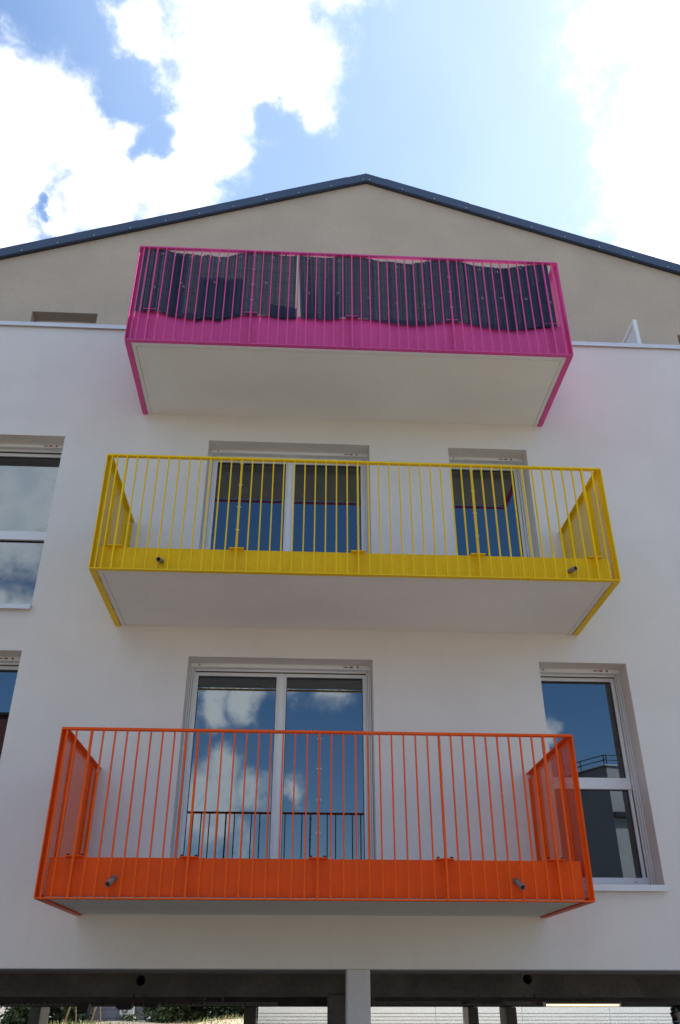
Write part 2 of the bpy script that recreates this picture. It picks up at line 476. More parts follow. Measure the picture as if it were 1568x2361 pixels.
# verge flashing: lengths of folded navy steel with screws along the lower lip
screw_src = None
for sgn in (-1, 1):
    cuts = [0.0, .32, 1.62, 3.6, 5.6, 7.9]
    for k, (s0, s1) in enumerate(zip(cuts[:-1], cuts[1:])):
        e = .004 * (k % 2)
        xa, xb = APX + sgn * s0, APX + sgn * (s1 + (.06 if k < 4 else 0))
        za, zb_ = roof_z(xa), roof_z(xb)
        yf = GY - .075 - e
        vt = MB()
        lo, hi = -.005, .165 + e
        def slab(y0, y1, l, h):
            p = [(xa, y0, za + l), (xb, y0, zb_ + l), (xb, y1, zb_ + l), (xa, y1, za + l)]
            q = [(xa, y0, za + h), (xb, y0, zb_ + h), (xb, y1, zb_ + h), (xa, y1, za + h)]
            if sgn < 0: p, q = [p[1], p[0], p[3], p[2]], [q[1], q[0], q[3], q[2]]
            vt.hexa(p + q)
        slab(yf, yf + .003, lo, hi)
        slab(yf + .0031, yf + .3, hi - .004, hi)
        slab(yf + .0031, yf + .03, lo, lo + .004)
        tr = vt.build('verge_flashing', navy_steel, roof)
for sgn in (-1, 1):
    for k in range(15):
        sx = APX + sgn * (.05 + .52 * k + .02 * random.random())
        if screw_src is None:
            mb = MB(); mb.tube((0, 0, 0), (0, -.010, 0), .010, 8)
            screw_src = mb.build('flashing_screw', screw_metal, roof, loc=(0, 0, 0)); so = screw_src
        else:
            so = inst('flashing_screw', screw_src, (0, 0, 0), roof)
        so.location = Vector((sx, GY - .081, roof_z(sx) + .018)) - wloc(roof)


# windows --------------------------------------------------------------
def window(x0, x1, z0, z1, y, gl, gr, panes='one', sill=True, sticker=True, room=True, label=None):
    """recessed white window: frame members, roller-shutter head, sashes, panes, sill. gl/gr: glass limits in x"""
    wd = empty('window', ((x0 + x1) / 2, y + .2, z0), bld)
    if label: wd['label'] = label
    yf = y + .2
    fl, fr = gl - .034, gr + .034
    # outer frame: guide rails left and right, grooved
    for a, b, sg in ((x0 + .002, fl, 1), (fr, x1 - .002, -1)):
        mb = MB(); n = 3; wdt = (b - a) / n
        for k in range(n):
            dy = (.0, .035, .075)[k if sg > 0 else 2 - k]
            mb.box(a + k * wdt, a + (k + 1) * wdt - .004, yf + dy, yf + .165, z0 + .004, z1 - .004)
        mb.box(a, b - .001, yf + .10, yf + .166, z0 + .003, z1 - .005)
        mb.build('guide_rail', pvc, wd)
    hd = MB().box(x0 + .003, x1 - .003, yf - .006, yf + .062, z1 - .043, z1 - .002)
    hd.build('shutter_box', pvc, wd)
    MB().box(fl + .001, fr - .001, yf + .085, yf + .098, z1 - .060, z1 - .0401).build('shutter_slot', dark_slot, wd)
    MB().box(fl + .002, fr - .002, yf + .066, yf + .084, z1 - .060, z1 - .034).build('shutter_slat', pvc, wd)
    if sticker:
        MB().box(x1 - .30, x1 - .25, yf - .0075, yf - .006, z1 - .026, z1 - .014).build('sticker', sticker_dark, wd)
        MB().box(x1 - .235, x1 - .195, yf - .0075, yf - .006, z1 - .030, z1 - .010).build('sticker', sticker_red, wd)
        MB().tube((x1 - .145, yf - .006, z1 - .020), (x1 - .145, yf - .009, z1 - .020), .012, 10).build('screw_cap', sticker_dark, wd)
        MB().tube((x0 + .10, yf - .006, z1 - .020), (x0 + .10, yf - .009, z1 - .020), .012, 10).build('screw_cap', tie_mat, wd)
    ys_ = yf + .12
    def pane(a, b, c, d):
        MB().box(a - .006, b + .006, ys_ + .030, ys_ + .036, c - .006, d + .006).build('pane', glass, wd)
        # dark line at the glass edge, painting the shadow of the sash
        MB().box(a - .004, a + .006, ys_ + .018, ys_ + .0295, c, d).box(b - .006, b + .004, ys_ + .018, ys_ + .0295, c, d).box(a + .0061, b - .0061, ys_ + .018, ys_ + .0295, d - .008, d + .004).build('glass_edge_shade', dark_slot, wd)
    def sash(a, b, c, d, t=.034, tb=.06):
        """four mitred members around a glass area a..b, c..d"""
        mb = MB()
        for ins, dy in ((0.0, .0), (.016, .010)):
            A, B, Cc, D = a - t + ins, b + t - ins, c - tb + ins, d + t - ins
            y0_, y1_ = ys_ + dy - (.0 if ins == 0 else 0), ys_ + .055
            if ins == 0:
                i_ = t - .016
                mb.box(A, A + (t - i_), y0_ - .008, y1_, Cc, D).box(B - (t - i_), B, y0_ - .008, y1_, Cc, D)
                mb.box(A + (t - i_) + .0001, B - (t - i_) - .0001, y0_ - .008, y1_, D - .016, D).box(A + (t - i_) + .0001, B - (t - i_) - .0001, y0_ - .008, y1_, Cc, Cc + .016)
            else:
                mb.box(A, a, y0_ - .008, y1_ - .002, Cc, D).box(b, B, y0_ - .008, y1_ - .002, Cc, D)
                mb.box(a + .0001, b - .0001, y0_ - .008, y1_ - .002, d, D).box(a + .0001, b - .0001, y0_ - .008, y1_ - .002, Cc, c)
        mb.build('sash', pvc, wd)
    zt = z1 - .096
    if panes == 'two':
        ml, mr = panes_split
        bot = z0 + .11
        sash(gl, ml, bot, zt); pane(gl, ml, bot, zt)
        sash(mr, gr, bot, zt); pane(mr, gr, bot, zt)
        MB().box((ml + mr) / 2 - .022, (ml + mr) / 2 + .022, ys_ - .022, ys_ - .0085, z0 + .06, zt + .03).build('meeting_stile', pvc, wd)
        MB().box(fl, fr, yf + .07, yf + .17, z0 + .002, z0 + .048).build('bottom_rail', pvc, wd)
    elif panes == 'transom':
        tz0, tz1 = transom
        sash(gl, gr, tz1, zt, tb=.035); pane(gl, gr, tz1, zt)
        bot = z0 + .112
        MB().box(fl + .001, fr - .001, ys_ - .012, ys_ + .05, tz0, tz1 - .036).build('transom', pvc, wd)
        pane(gl, gr, bot, tz0)
        MB().box(fl + .001, gl, ys_ + .004, ys_ + .05, bot - .02, tz0 - .001).build('glazing_bead', pvc, wd)
        MB().box(gr, fr - .001, ys_ + .004, ys_ + .05, bot - .02, tz0 - .001).build('glazing_bead', pvc, wd)
        MB().box(fl + .002, fr - .002, ys_ - .040, ys_ + .0295, z0 + .040, bot).build('bottom_rail', pvc, wd)
        for xx in (gl + .25 * (gr - gl), gr - .12 * (gr - gl)):
            MB().box(xx - .015, xx + .015, ys_ - .0415, ys_ - .040, z0 + .070, z0 + .076).build('drain_slot', dark_slot, wd)
    elif panes == 'blank':
        bot = z0 + .1
        sash(gl, gr, bot, zt); pane(gl, gr, bot, zt)
    if sill:
        MB().box(x0 - .002 + .004, x1 - .004, y - .0, yf + .13, z0 + .001, z0 + .02).box(x0 - .005, x1 + .004, y - .045, y - .001, z0 - .012, z0 + .014).box(x0 - .005, x1 + .004, y - .045, y - .041, z0 - .040, z0 - .0121).build('sill', alu, wd)
    return wd


panes_split = (-.386, -.283)
window(*OPEN[0], 0, -1.235, .545, 'two', sill=False, label='wide white two-leaf glazed door behind the yellow balcony')
panes_split = (-.399, -.291)
window(*OPEN[2], 0, -1.242, .536, 'two', sill=False, label='wide white two-leaf glazed door behind the orange balcony')
window(*OPEN[1], 0, 1.69, 2.485, 'blank', sill=False, label='narrow white glazed door behind the right of the yellow balcony')
transom = (1.836, 1.952)
window(*OPEN[3], 0, 2.49, 3.285, 'transom', label='tall white window beside the orange balcony with transom and two panes')
transom = (4.581, 4.697)
window(*OPEN[4], 0, -4.87, -3.13, 'transom', label='wide white window left of the yellow balcony with low fixed pane')
transom = (1.836, 1.952)
window(*OPEN[5], 0, -4.87, -3.13, 'transom', label='wide white window cut by the photo edge beside the orange balcony')
window(gopen[0][0], gopen[0][1], 6.6, 8.615, GY, gopen[0][0] + .08, gopen[0][1] - .08, 'blank', sill=False, sticker=False, label='window in the beige gable seen above the parapet')
window(gopen[1][0], gopen[1][1], 6.6, 8.615, GY, gopen[1][0] + .08, gopen[1][1] - .08, 'blank', sill=False, sticker=False)
MB().box(XL + .31, XR - .31, GY + 2.6, GY + 2.7, 6.45, 9.0).build('interior_wall', interior, bld)

# open ground floor: slab, beams, pillars ------------------------------
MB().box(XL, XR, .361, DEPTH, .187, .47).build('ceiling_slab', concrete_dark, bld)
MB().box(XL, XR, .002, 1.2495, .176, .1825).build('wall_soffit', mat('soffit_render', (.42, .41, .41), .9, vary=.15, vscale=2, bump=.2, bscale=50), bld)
beam = MB()
# front downstand beam with two round sleeves cut through it
def beam_with_holes(mb, x0, x1, y0, y1, z0, z1, holes_, r):
    xs_ = [x0]
    for hx, hz in holes_: xs_ += [hx - r * 1.3, hx + r * 1.3]
    xs_.append(x1)
    for i in range(0, len(xs_), 2): mb.box(xs_[i], xs_[i + 1], y0, y1, z0, z1)
    n = 20
    for hx, hz in holes_:
        def sq(k, y):
            a = 2 * math.pi * k / n; c, s_ = math.cos(a), math.sin(a); mm = max(abs(c), abs(s_))
            px = hx + c / mm * r * 1.3
            pz = (hz + s_ / mm * (z1 - hz)) if s_ > 0 else (hz + s_ / mm * (hz - z0))
            return (px, y, pz)
        def ci(k, y, rr=r): a = 2 * math.pi * k / n; return (hx + math.cos(a) * rr, y, hz + math.sin(a) * rr)
        for k in range(n):
            mb.quad(sq(k, y0), sq(k + 1, y0), ci(k + 1, y0), ci(k, y0))
            mb.quad(ci(k, y0), ci(k + 1, y0), ci(k + 1, y1 - .02), ci(k, y1 - .02))
            mb.quad(sq(k + 1, y1), sq(k, y1), ci(k, y1, .001), ci(k + 1, y1, .001))
        mb.quad((hx - r * 1.3, y0, z0), (hx - r * 1.3, y1, z0), (hx + r * 1.3, y1, z0), (hx + r * 1.3, y0, z0))
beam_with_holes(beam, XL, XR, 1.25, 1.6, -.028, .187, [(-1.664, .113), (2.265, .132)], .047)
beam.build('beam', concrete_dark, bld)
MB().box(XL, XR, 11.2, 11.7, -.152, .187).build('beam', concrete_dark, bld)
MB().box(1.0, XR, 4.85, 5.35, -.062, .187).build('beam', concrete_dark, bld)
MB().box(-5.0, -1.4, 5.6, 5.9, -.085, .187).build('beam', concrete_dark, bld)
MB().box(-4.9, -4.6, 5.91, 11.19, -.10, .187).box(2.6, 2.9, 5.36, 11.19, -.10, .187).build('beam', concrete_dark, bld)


def pillar(x0, x1, y0, y1, z1, mt, label=None, bev=.012):
    o = MB().box(x0, x1, y0, y1, -2.36, z1).build('pillar', mt, bld, bevel=bev)
    if label: o['label'] = label


pillar(.334, .543, -.002, .22, .182, pillar_paint, 'pale front pillar under the white facade')
pillar(.226, .58, 1.215, 1.62, -.006, concrete_dark)
pillar(-5.255, -5.06, 11.0, 11.75, -.154, grey_concrete)
pillar(-5.058, -5.04, 11.02, 11.73, -.155, pillar_paint)  # thin pale slab colouring the right side of the left pillar as lit
pillar(-1.07, -.83, 11.15, 11.75, -.1535, grey_concrete)
pillar(3.47, 3.64, 11.1, 11.75, -.1535, grey_concrete)
pillar(3.44, 3.468, 11.15, 11.78, -.1545, pillar_paint)  # pale strip, the lit left side of this pillar put into colour
pillar(4.21, 4.42, 11.1, 11.75, -.1535, grey_concrete)
rp = MB().tube((8.06, 11.45, -2.36), (8.06, 11.45, -.153), .30, 24); rp.build('pillar', pillar_paint, bld, smooth=False, label='round pale pillar at the far right under the building')

# black rainwater pipe beside the round pillar
dp = empty('rain_pipe', (7.66, 11.2, -2.35), label='black rainwater pipe bending down beside the round pillar under the building', category='pipe')
MB().path([(8.05, 11.1, -.17), (7.72, 11.1, -.18), (7.63, 11.1, -.24), (7.66, 11.1, -.32), (7.78, 11.1, -2.3)], .062, 12).build('pipe', black_metal, dp, smooth=True)
MB().tube((7.655, 11.1, -.395), (7.658, 11.1, -.410), .070, 12).build('collar', steel_tray, dp)

# ceiling lamp
lp = empty('ceiling_lamp', (3.91, 4.9, -.064), label='lit tube lamp with warm glow fixed under the parking ceiling', category='lamp')
MB().box(3.39, 4.43, 4.862, 4.978, -.092, -.0645).build('lamp_body', grey_concrete, lp)
MB().tube((3.40, 4.92, -.096), (4.42, 4.92, -.096), .024, 12).build('diffuser', lamp_glow, lp, smooth=False)
MB().box(3.37, 3.392, 4.875, 4.965, -.124, -.068).box(4.428, 4.45, 4.875, 4.965, -.124, -.068).build('end_cap', alu, lp)


def cable_tray(x0, x1, y, z, label):
    t = empty('cable_tray', ((x0 + x1) / 2, y, z), label=label, category='cable tray')
    MB().box(x0, x1, y - .15, y - .146, z, z + .012).box(x0, x1, y - .15, y - .146, z + .036, z + .05).box(x0, x1, y + .146, y + .15, z, z + .05).build('side_rail', steel_tray, t)
    src = None; k = 0; x = x0 + .03
    mb = MB()
    while x < x1 - .03:
        mb.box(x - .02, x + .02, y - .149, y + .149, z + .001, z + .010) if False else mb.box(x - .022, x + .022, y - .1495, y - .1465, z + .0121, z + .0359)
        x += .085
    mb.build('rungs', steel_tray, t, kind='stuff')
    for f in (.15, .5, .85):
        xx = x0 + (x1 - x0) * f
        MB().box(xx - .012, xx + .012, y - .01, y + .01, z + .05, .186).build('hanger', steel_tray, t)
    MB().box(x0, x1, y - .145, y + .145, z + .002, z + .006).build('tray_bed', grey_concrete, t)


cable_tray(-6.2, -.35, 7.0, -.122, 'long perforated cable tray under the ceiling left of the front pillar')
cable_tray(1.15, 3.75, 7.0, -.112, 'short perforated cable tray under the ceiling right of the front pillar')
# small black boxes hung from the ceiling
for (x, wd_, zl, lb) in ((-3.30, .09, -.185, 'black box hung under the cable tray nearest the pale slanting pillar'),
                         (-2.68, .12, -.175, 'larger black box hung under the ceiling before the leafy bush'),
                         (-2.27, .11, -.142, 'flat black box hung under the ceiling before the blue grey wall')):
    bx = empty('ceiling_box', (x, 6.6, .186), label=lb, category='ceiling box', group='black boxes hung from the parking ceiling')
    MB().box(x - wd_, x + wd_, 6.5, 6.7, zl + .02, zl + .09).box(x - wd_ * .8, x + wd_ * .8, 6.52, 6.68, zl, zl + .0199).build('casing', black_metal, bx)
    MB().box(x - .015, x + .015, 6.585, 6.615, zl + .09, .186).build('hanger', black_metal, bx)

# ------------------------------------------------------------------ balconies


def sheet_mesh(x, y0, y1, z0, z1, pitch=.0125, hole=.0085, t=.0016):
    """perforated steel sheet in the plane x = const, real holes"""
    mb = MB()
    ny, nz_ = int((y1 - y0) / pitch), int((z1 - z0) / pitch)
    py, pz = (y1 - y0) / ny, (z1 - z0) / nz_
    for sgn, xx in ((-1, x - t / 2), (1, x + t / 2)):
        base = len(mb.v)
        yy = []; zz = []
        for k in range(ny): yy += [y0 + k * py, y0 + k * py + (py - hole)]
        yy.append(y1)
        for k in range(nz_): zz += [z0 + k * pz, z0 + k * pz + (pz - hole)]
        zz.append(z1)
        n = len(yy)
        for z in zz:
            for y in yy: mb.v.append((xx, y, z))
        for j in range(len(zz) - 1):
            for i in range(n - 1):
                if i % 2 == 1 and j % 2 == 1: continue
                a = base + j * n + i
                q = (a, a + 1, a + n + 1, a + n)
                mb.f.append(q if sgn > 0 else q[::-1])
    return mb


def balcony(color, label, xl, xr, zb, h, d, posts, joints, extra, ft, drains, nsub):
    P = PAINT[color]
    xc_ = (xl + xr) / 2
    B = empty('balcony', (xc_, 0, zb), label=label, category='balcony', group='painted steel balconies on the facade')
    zt = zb + h; yF = -d; yS = -(d - .075)
    # slab with drip groove
    s = MB(); xa, xb = xl + .062, xr - .062
    s.box(xa, xb, yS, -.001, zb + .024, ft - .012)
    gi, gw_ = .045, .006
    zlo, zhi = zb + .013, zb + .026
    s.box(xa, xb, yS, yS + gi, zlo, zhi).box(xa, xa + gi, yS + gi + .0001, -.001, zlo, zhi).box(xb - gi, xb, yS + gi + .0001, -.001, zlo, zhi)
    s.box(xa + gi + gw_, xb - gi - gw_, yS + gi + gw_, -.001, zlo, zhi)
    s.build('slab', soffit_paint, B)
    MB().box(xa - .006, xb + .006, yS - .006, yS - .0005, zb + .026, ft).box(xa - .006, xa - .0005, yS, -.003, zb + .026, ft).box(xb + .0005, xb + .006, yS, -.003, zb + .026, ft).build('fascia_plate', P, B)
    # front frame modules
    cuts = [xl] + joints + [xr]
    for a, b in zip(cuts[:-1], cuts[1:]):
        MB().box(a + .0012, b - .0012, yF, yF + .045, zt - .020, zt).build('top_rail', P, B, bevel=.003)
        MB().box(a + .0012, b - .0012, yF, yF + .05, zb, zb + .012).build('bottom_rail', P, B, bevel=.002)
    # balusters
    xsb = []
    P_ = sorted(posts)
    for k, (a, b) in enumerate(zip(P_[:-1], P_[1:])):
        n = nsub[k]
        xsb += [a + (b - a) * i / n for i in range(1, n)]
    xsb += extra
    src = None
    bz0, bz1 = zb + .0122, zt - .0202
    for x in sorted(xsb):
        jx = x
        if src is None:
            src = MB().box(jx - .0058, jx + .0058, yF + .004, yF + .026, bz0, bz1).build('baluster', P, B, loc=(jx, yF, zb))
        else: inst('baluster', src, (jx, yF, zb), B)
    psrc = jsrc = bsrc = None
    for x in P_:
        if any(abs(x - j) < .03 for j in joints):
            for o_ in (-.0088, .0008):
                MB().box(x + o_, x + o_ + .008, yF + .003, yF + .043, bz0, bz1).build('joint_post', P, B)
        else:
            MB().box(x - .0078, x + .0078, yF + .003, yF + .045, bz0, bz1).build('post', P, B)
        # bracket on the slab edge
        br = MB().box(x - .07, x + .07, yS - .045, yS + .05, ft + .0005, ft + .0095)
        br.box(x - .004, x + .004, yF + .044, yS - .0455, ft - .10, ft + .06)
        bo = br.build('bracket', P, B)
        for o_ in (-.055, .055):
            MB().tube((x + o_, yS - .012, ft + .0096), (x + o_, yS - .012, ft + .024), .011, 8).build('bolt', black_metal, bo)
    for j in joints:
        for f in (.935, .69, .44, .19):
            zz = ft + (zt - ft) * f
            MB().tube((j - .022, yF + .018, zz), (j + .022, yF + .018, zz), .0036, 6).tube((j - .016, yF + .018, zz), (j - .0092, yF + .018, zz), .0062, 6).tube((j + .0092, yF + .018, zz), (j + .016, yF + .018, zz), .0062, 6).build('joint_bolt', screw_metal, B)
    # corner posts and side panels
    for sg, x in ((1, xl), (-1, xr)):
        def bx(mb, a, b, y0, y1, z0, z1):
            u, v = sorted((x + sg * a, x + sg * b)); mb.box(u, v, y0, y1, z0, z1)
        c = MB()
        bx(c, 0, .008, yF + .001, yF + .070, bz0, bz1)
        bx(c, .0081, .030, yF + .062, yF + .070, bz0, bz1)
        c.build('corner_post', P, B)
        sp = empty('side_panel', (x, yF / 2, zb), B)
        t = MB(); bx(t, 0, .050, yF + .0455, -.004, zt - .008, zt); bx(t, 0, .006, yF + .0705, -.004, zt - .045, zt - .0081); t.build('top_rail', P, sp)
        t = MB(); bx(t, 0, .058, yF + .0505, -.004, zb, zb + .008); bx(t, 0, .006, yF + .0705, -.004, zb + .0081, zb + .05); t.build('bottom_rail', P, sp)
        for y0, y1 in ((yF + .36, yF + .43), (-.36, -.28), (-.062, -.004)):
            t = MB(); bx(t, .0062, .0145, y0, y1, zb + .051, zt - .046); bx(t, .0146, .032, y1 - .008, y1, zb + .051, zt - .046)
            t.build('stile', P, sp)
        sheet_mesh(x + sg * .0035, yF + .0708, -.005, zb + .0085, zt - .0085).build('perforated_sheet', P, sp)
    for (x, z, dx, dz) in drains:
        q = MB().tube((x, yS - .004, z), (x + dx, yS - .105, z + dz), .0225, 14, inner=.0185); q.build('drain_pipe', pipe_grey, B, smooth=False)
        MB().tube((x + dx * .4, yS - .03, z + dz * .4), (x + dx * .45, yS - .034, z + dz * .45), .018, 12).build('bore_shade', dark_slot, B)  # dark disc set in the bore as its shade
    return B


balcony('orange', 'orange steel balcony lowest on the facade with perforated side panels', -2.118, 2.187, .60, 1.308, 1.45,
        [-1.87, -.987, .026, 1.038, 1.93], [.026], [-2.071, -1.994, 2.035], .905, [(-1.545, .756, -.027, -.055), (1.59, .760, .029, -.062)], [9, 10, 10, 9])
balcony('yellow', 'yellow steel balcony in the middle of the facade', -2.133, 2.880, 3.40, 1.279, 1.40,
        [-1.933, -.787, .377, 1.536, 2.678], [-.787, 1.536], [-2.08, -2.025, 2.784], 3.662, [(-1.479, 3.522, -.017, -.026), (2.41, 3.516, .035, -.012)], [11, 11, 11, 11])
balcony('pink', 'pink steel balcony at the top hung with dark screening', -2.167, 2.822, 6.203, 1.453, 1.37,
        [-1.952, -.811, .338, 1.49, 2.64], [-.811, 1.49], [-2.11, -2.051, 2.746], 6.69, [], [11, 11, 11, 11])

# ------------------------------------------------------------------ dark slat screens tied to the pink balcony
TOP = [(-2.12, 7.63), (-2.051, 7.65), (-1.953, 7.65), (-1.788, 7.609), (-1.643, 7.592), (-1.426, 7.566), (-1.373, 7.587), (-1.245, 7.551), (-1.121, 7.575), (-1.016, 7.614), (-.891, 7.647), (-.62, 7.654), (-.528, 7.624), (-.365, 7.612), (-.307, 7.636),
       (-.289, 7.637), (-.111, 7.614), (.017, 7.608), (.126, 7.63), (.235, 7.651), (.341, 7.657), (.505, 7.63), (.651, 7.598), (.852, 7.578), (1.016, 7.567), (1.145, 7.589), (1.276, 7.632), (1.388, 7.655), (1.536, 7.655), (1.645, 7.632), (1.789, 7.584), (2.062, 7.548), (2.268, 7.569), (2.382, 7.601), (2.497, 7.63), (2.721, 7.63), (2.8, 7.63)]
BOT = [(-2.12, 6.658), (-1.864, 6.663), (-1.74, 6.618), (-1.549, 6.575), (-1.429, 6.56), (-1.312, 6.598), (-1.191, 6.57), (-1.091, 6.609), (-.923, 6.658), (-.838, 6.667), (-.734, 6.663), (-.579, 6.657), (-.457, 6.635), (-.302, 6.643), (-.233, 6.646),
       (-.078, 6.635), (.026, 6.624), (.13, 6.641), (.234, 6.669), (.422, 6.671), (.578, 6.644), (.838, 6.606), (1.012, 6.589), (1.187, 6.604), (1.365, 6.659), (1.576, 6.664), (1.714, 6.629), (1.973, 6.577), (2.201, 6.572), (2.382, 6.61), (2.509, 6.644), (2.8, 6.655)]


def interp(tab, x):
    for (a, u), (b, v) in zip(tab[:-1], tab[1:]):
        if a <= x <= b: return u + (v - u) * (x - a) / (b - a + 1e-9)
    return tab[0][1] if x < tab[0][0] else tab[-1][1]


def slats(mb, x0, x1, y, tilt, ztop, zbot, pitch=.0118, wv=.004, gap=.0014, jag=.010):
    x = x0
    while x < x1:
        wd_ = pitch - gap * random.uniform(.6, 1.4)
        yy = y + wv * math.sin(x * 21) + random.uniform(-.0012, .0012)
        tl = tilt(x)
        zt_, zb_ = ztop(x) + random.gauss(0, jag * .5), zbot(x) + random.gauss(0, jag * .5)
        hh = zt_ - zb_
        th = .004
        xb = x + tl * hh
        mb.hexa([(xb, yy, zb_), (xb + wd_, yy, zb_), (xb + wd_, yy + th, zb_), (xb, yy + th, zb_),
                 (x, yy, zt_), (x + wd_, yy, zt_), (x + wd_, yy + th, zt_), (x, yy + th, zt_)])
        x += pitch


YS = -1.37 + .034
tsrc = None
def screen(label, x0, x1, tilt):
    global tsrc
    o = empty('slat_screen', ((x0 + x1) / 2, YS, 6.66), label=label, category='privacy screen', group='dark slat screens on the pink balcony')
    mb = MB(); slats(mb, x0, x1, YS, tilt, lambda x: interp(TOP, x), lambda x: interp(BOT, x)); mb.build('slats', slat_mat, o, kind='stuff')
    # woven wires holding the slats
    wr = MB(); n = 40
    for f in (.06, .22, .38, .54, .70, .86, .97):
        pts = []
        for k in range(n + 1):
            x = x0 + (x1 - x0 - .012) * k / n
            pts.append((x + tilt(x) * (1 - f) , YS - .006 + .004 * math.sin(x * 21), interp(BOT, x) + (interp(TOP, x) - interp(BOT, x)) * f))
        wr.path(pts, .0013, 3)
    wr.build('binding_wire', black_metal, o, kind='stuff')
    return o


def tie(o, x, z):
    global tsrc
    loc = (x, YS - .018, z)
    if tsrc is None:
        mb = MB()
        mb.box(x - .010, x + .010, -1.37 - .001, -1.37 + .001, z - .0018, z + .0018).box(x - .011, x - .008, -1.369, YS - .002, z - .003, z + .003).box(x + .008, x + .011, -1.369, YS - .002, z - .003, z + .003)
        mb.hexa([(x + .006, -1.374, z - .03), (x + .009, -1.374, z - .03), (x + .009, -1.372, z - .03), (x + .006, -1.372, z - .03), (x + .008, -1.374, z), (x + .011, -1.374, z), (x + .011, -1.372, z), (x + .008, -1.372, z)])
        tsrc = mb.build('cable_tie', tie_mat, o, loc=loc)
    else: inst('cable_tie', tsrc, loc, o, rot=(0, random.uniform(-.5, .5), 0))


s1 = screen('left roll of dark navy slat screening on the pink balcony, with a doubled lower layer', -2.105, -.315, lambda x: 0)
mb = MB(); slats(mb, -1.42, -.93, YS + .014, lambda x: .004, lambda x: 7.22 + .015 * math.sin(x * 30), lambda x: interp(BOT, x) - .012)
slats(mb, -.60, -.30, YS + .014, lambda x: .012, lambda x: 6.83 + (-.30 - x) * .2 - .04, lambda x: interp(BOT, x) - .006)
slats(mb, -1.78, -1.60, YS + .014, lambda x: .0, lambda x: 7.58, lambda x: interp(BOT, x) + .004)
mb.build('second_layer', slat_mat, s1, kind='stuff')
mb = MB()
x_ = -2.131
y_ = YS + .01
while y_ < -.75:
    mb.box(x_, x_ + .004, y_, y_ + .0096, 6.67 + random.gauss(0, .004), 7.60 + random.gauss(0, .004)); y_ += .0118
mb.build('return_slats', slat_mat, s1, kind='stuff')
s2 = screen('right roll of dark navy slat screening on the pink balcony, its left edge tilted', -.292, 2.70, lambda x: .045 * max(0, 1 - (x + .292) / .55))
mb = MB(); slats(mb, 2.3, 2.62, YS + .014, lambda x: .02, lambda x: 7.1 + (x - 2.3) * 1.0, lambda x: interp(BOT, x) - .004); mb.build('second_layer', slat_mat, s2, kind='stuff')
for x in (-1.89, -1.56, -1.22, -.98, -.60): tie(s1, x, interp(TOP, x) - random.uniform(.05, .10))
for x in (-1.93, -1.60, -1.25, -1.63, -.66): tie(s1, x, random.uniform(6.95, 7.2))
for x in (-.18, .19, .55, .87, 1.20, 1.86, 2.07, 2.36): tie(s2, x, interp(TOP, x) - random.uniform(.04, .1))
for x in (-.16, .17, .53, .85, 1.17, 1.86, 2.08, 2.37, 2.66): tie(s2, x, random.uniform(6.88, 7.05))

# ------------------------------------------------------------------ terrace divider
td = empty('terrace_divider', (4.545, .58, 6.56), label='white framed frosted panel standing on the terrace behind the parapet', category='privacy divider')
x0, x1 = 4.518, 4.574
MB().box(x0, x1, .40, .455, 6.56, 8.462).build('front_post', pvc, td, bevel=.004)
MB().hexa([(x0, .456, 8.392), (x1, .456, 8.392), (x1 - .06, .845, 8.255), (x0 - .06, .845, 8.255), (x0, .456, 8.458), (x1, .456, 8.458), (x1 - .06, .845, 8.32), (x0 - .06, .845, 8.32)]).build('top_rail', pvc, td)
MB().hexa([(x0 + .02, .456, 6.6), (x1 - .02, .456, 6.6), (x1 - .08, .845, 6.6), (x0 - .04, .845, 6.6), (x0 + .02, .456, 8.391), (x1 - .02, .456, 8.391), (x1 - .08, .845, 8.254), (x0 - .04, .845, 8.254)]).build('panel', frosted, td)

# ------------------------------------------------------------------ behind the car park
# white ribbed metal building on the right
wb = empty('warehouse', (8, 22, -2.35), label='white metal warehouse with horizontal ribbed cladding seen behind the parking pillars', category='building')
x0w, x1w, yw = -1.1, 24.0, 21.0
MB().box(x0w, x1w, yw + .04, yw + 12, -2.36, 2.4).build('wall', cladding_white, wb)
edges_x = [x0w, 1.6, 4.25, 6.90, 9.60, 12.3, 15, 18, 21, x1w]
def zat(z21): return z21
for a, b in zip(edges_x[:-1], edges_x[1:]):
    MB().box(a + .006, b - .006, yw - .012, yw + .039, -.345, 2.38).build('upper_panel', cladding_white, wb)
    z = -.372; k = 0
    while z > -2.3:
        MB().box(a + .006, b - .006, yw - .002, yw + .039, z - .062, z).build('rib', cladding_white, wb) if k < 8 else None
        z -= .088; k += 1
# blue grey building with an air conditioner, left
bb = empty('blue_grey_shed', (-6.5, 27, -1.0), label='blue grey rendered building wall seen between the bushes under the building', category='building')
MB().box(-7.3, -4.95, 25.0, 32, -1.0, 3.2).build('wall', cladding_blue, bb)
for z in (-.55, -.28, .0): MB().box(-7.3, -4.951, 24.985, 24.999, z, z + .012).build('wall_joint', mat('joint_grey', (.17, .19, .23), .7), bb)
ac = empty('air_conditioner', (-5.6, 24.7, -.45), label='white air conditioner unit with round fan grille fixed on the blue grey wall', category='air conditioner')
x0a, x1a, z0a, z1a = -5.83, -5.37, -.435, -.165
MB().box(x0a, x1a, 24.62, 24.93, z0a, z1a).build('casing', ac_white, ac, bevel=.01)
MB().tube((-5.665, 24.62, -.30), (-5.665, 24.605, -.30), .112, 24).build('fan_grille', mat('grille_grey', (.10, .105, .11), .5), ac)
MB().tube((-5.665, 24.6049, -.30), (-5.665, 24.595, -.30), .03, 12).build('fan_hub', ac_white, ac)
mb = MB()
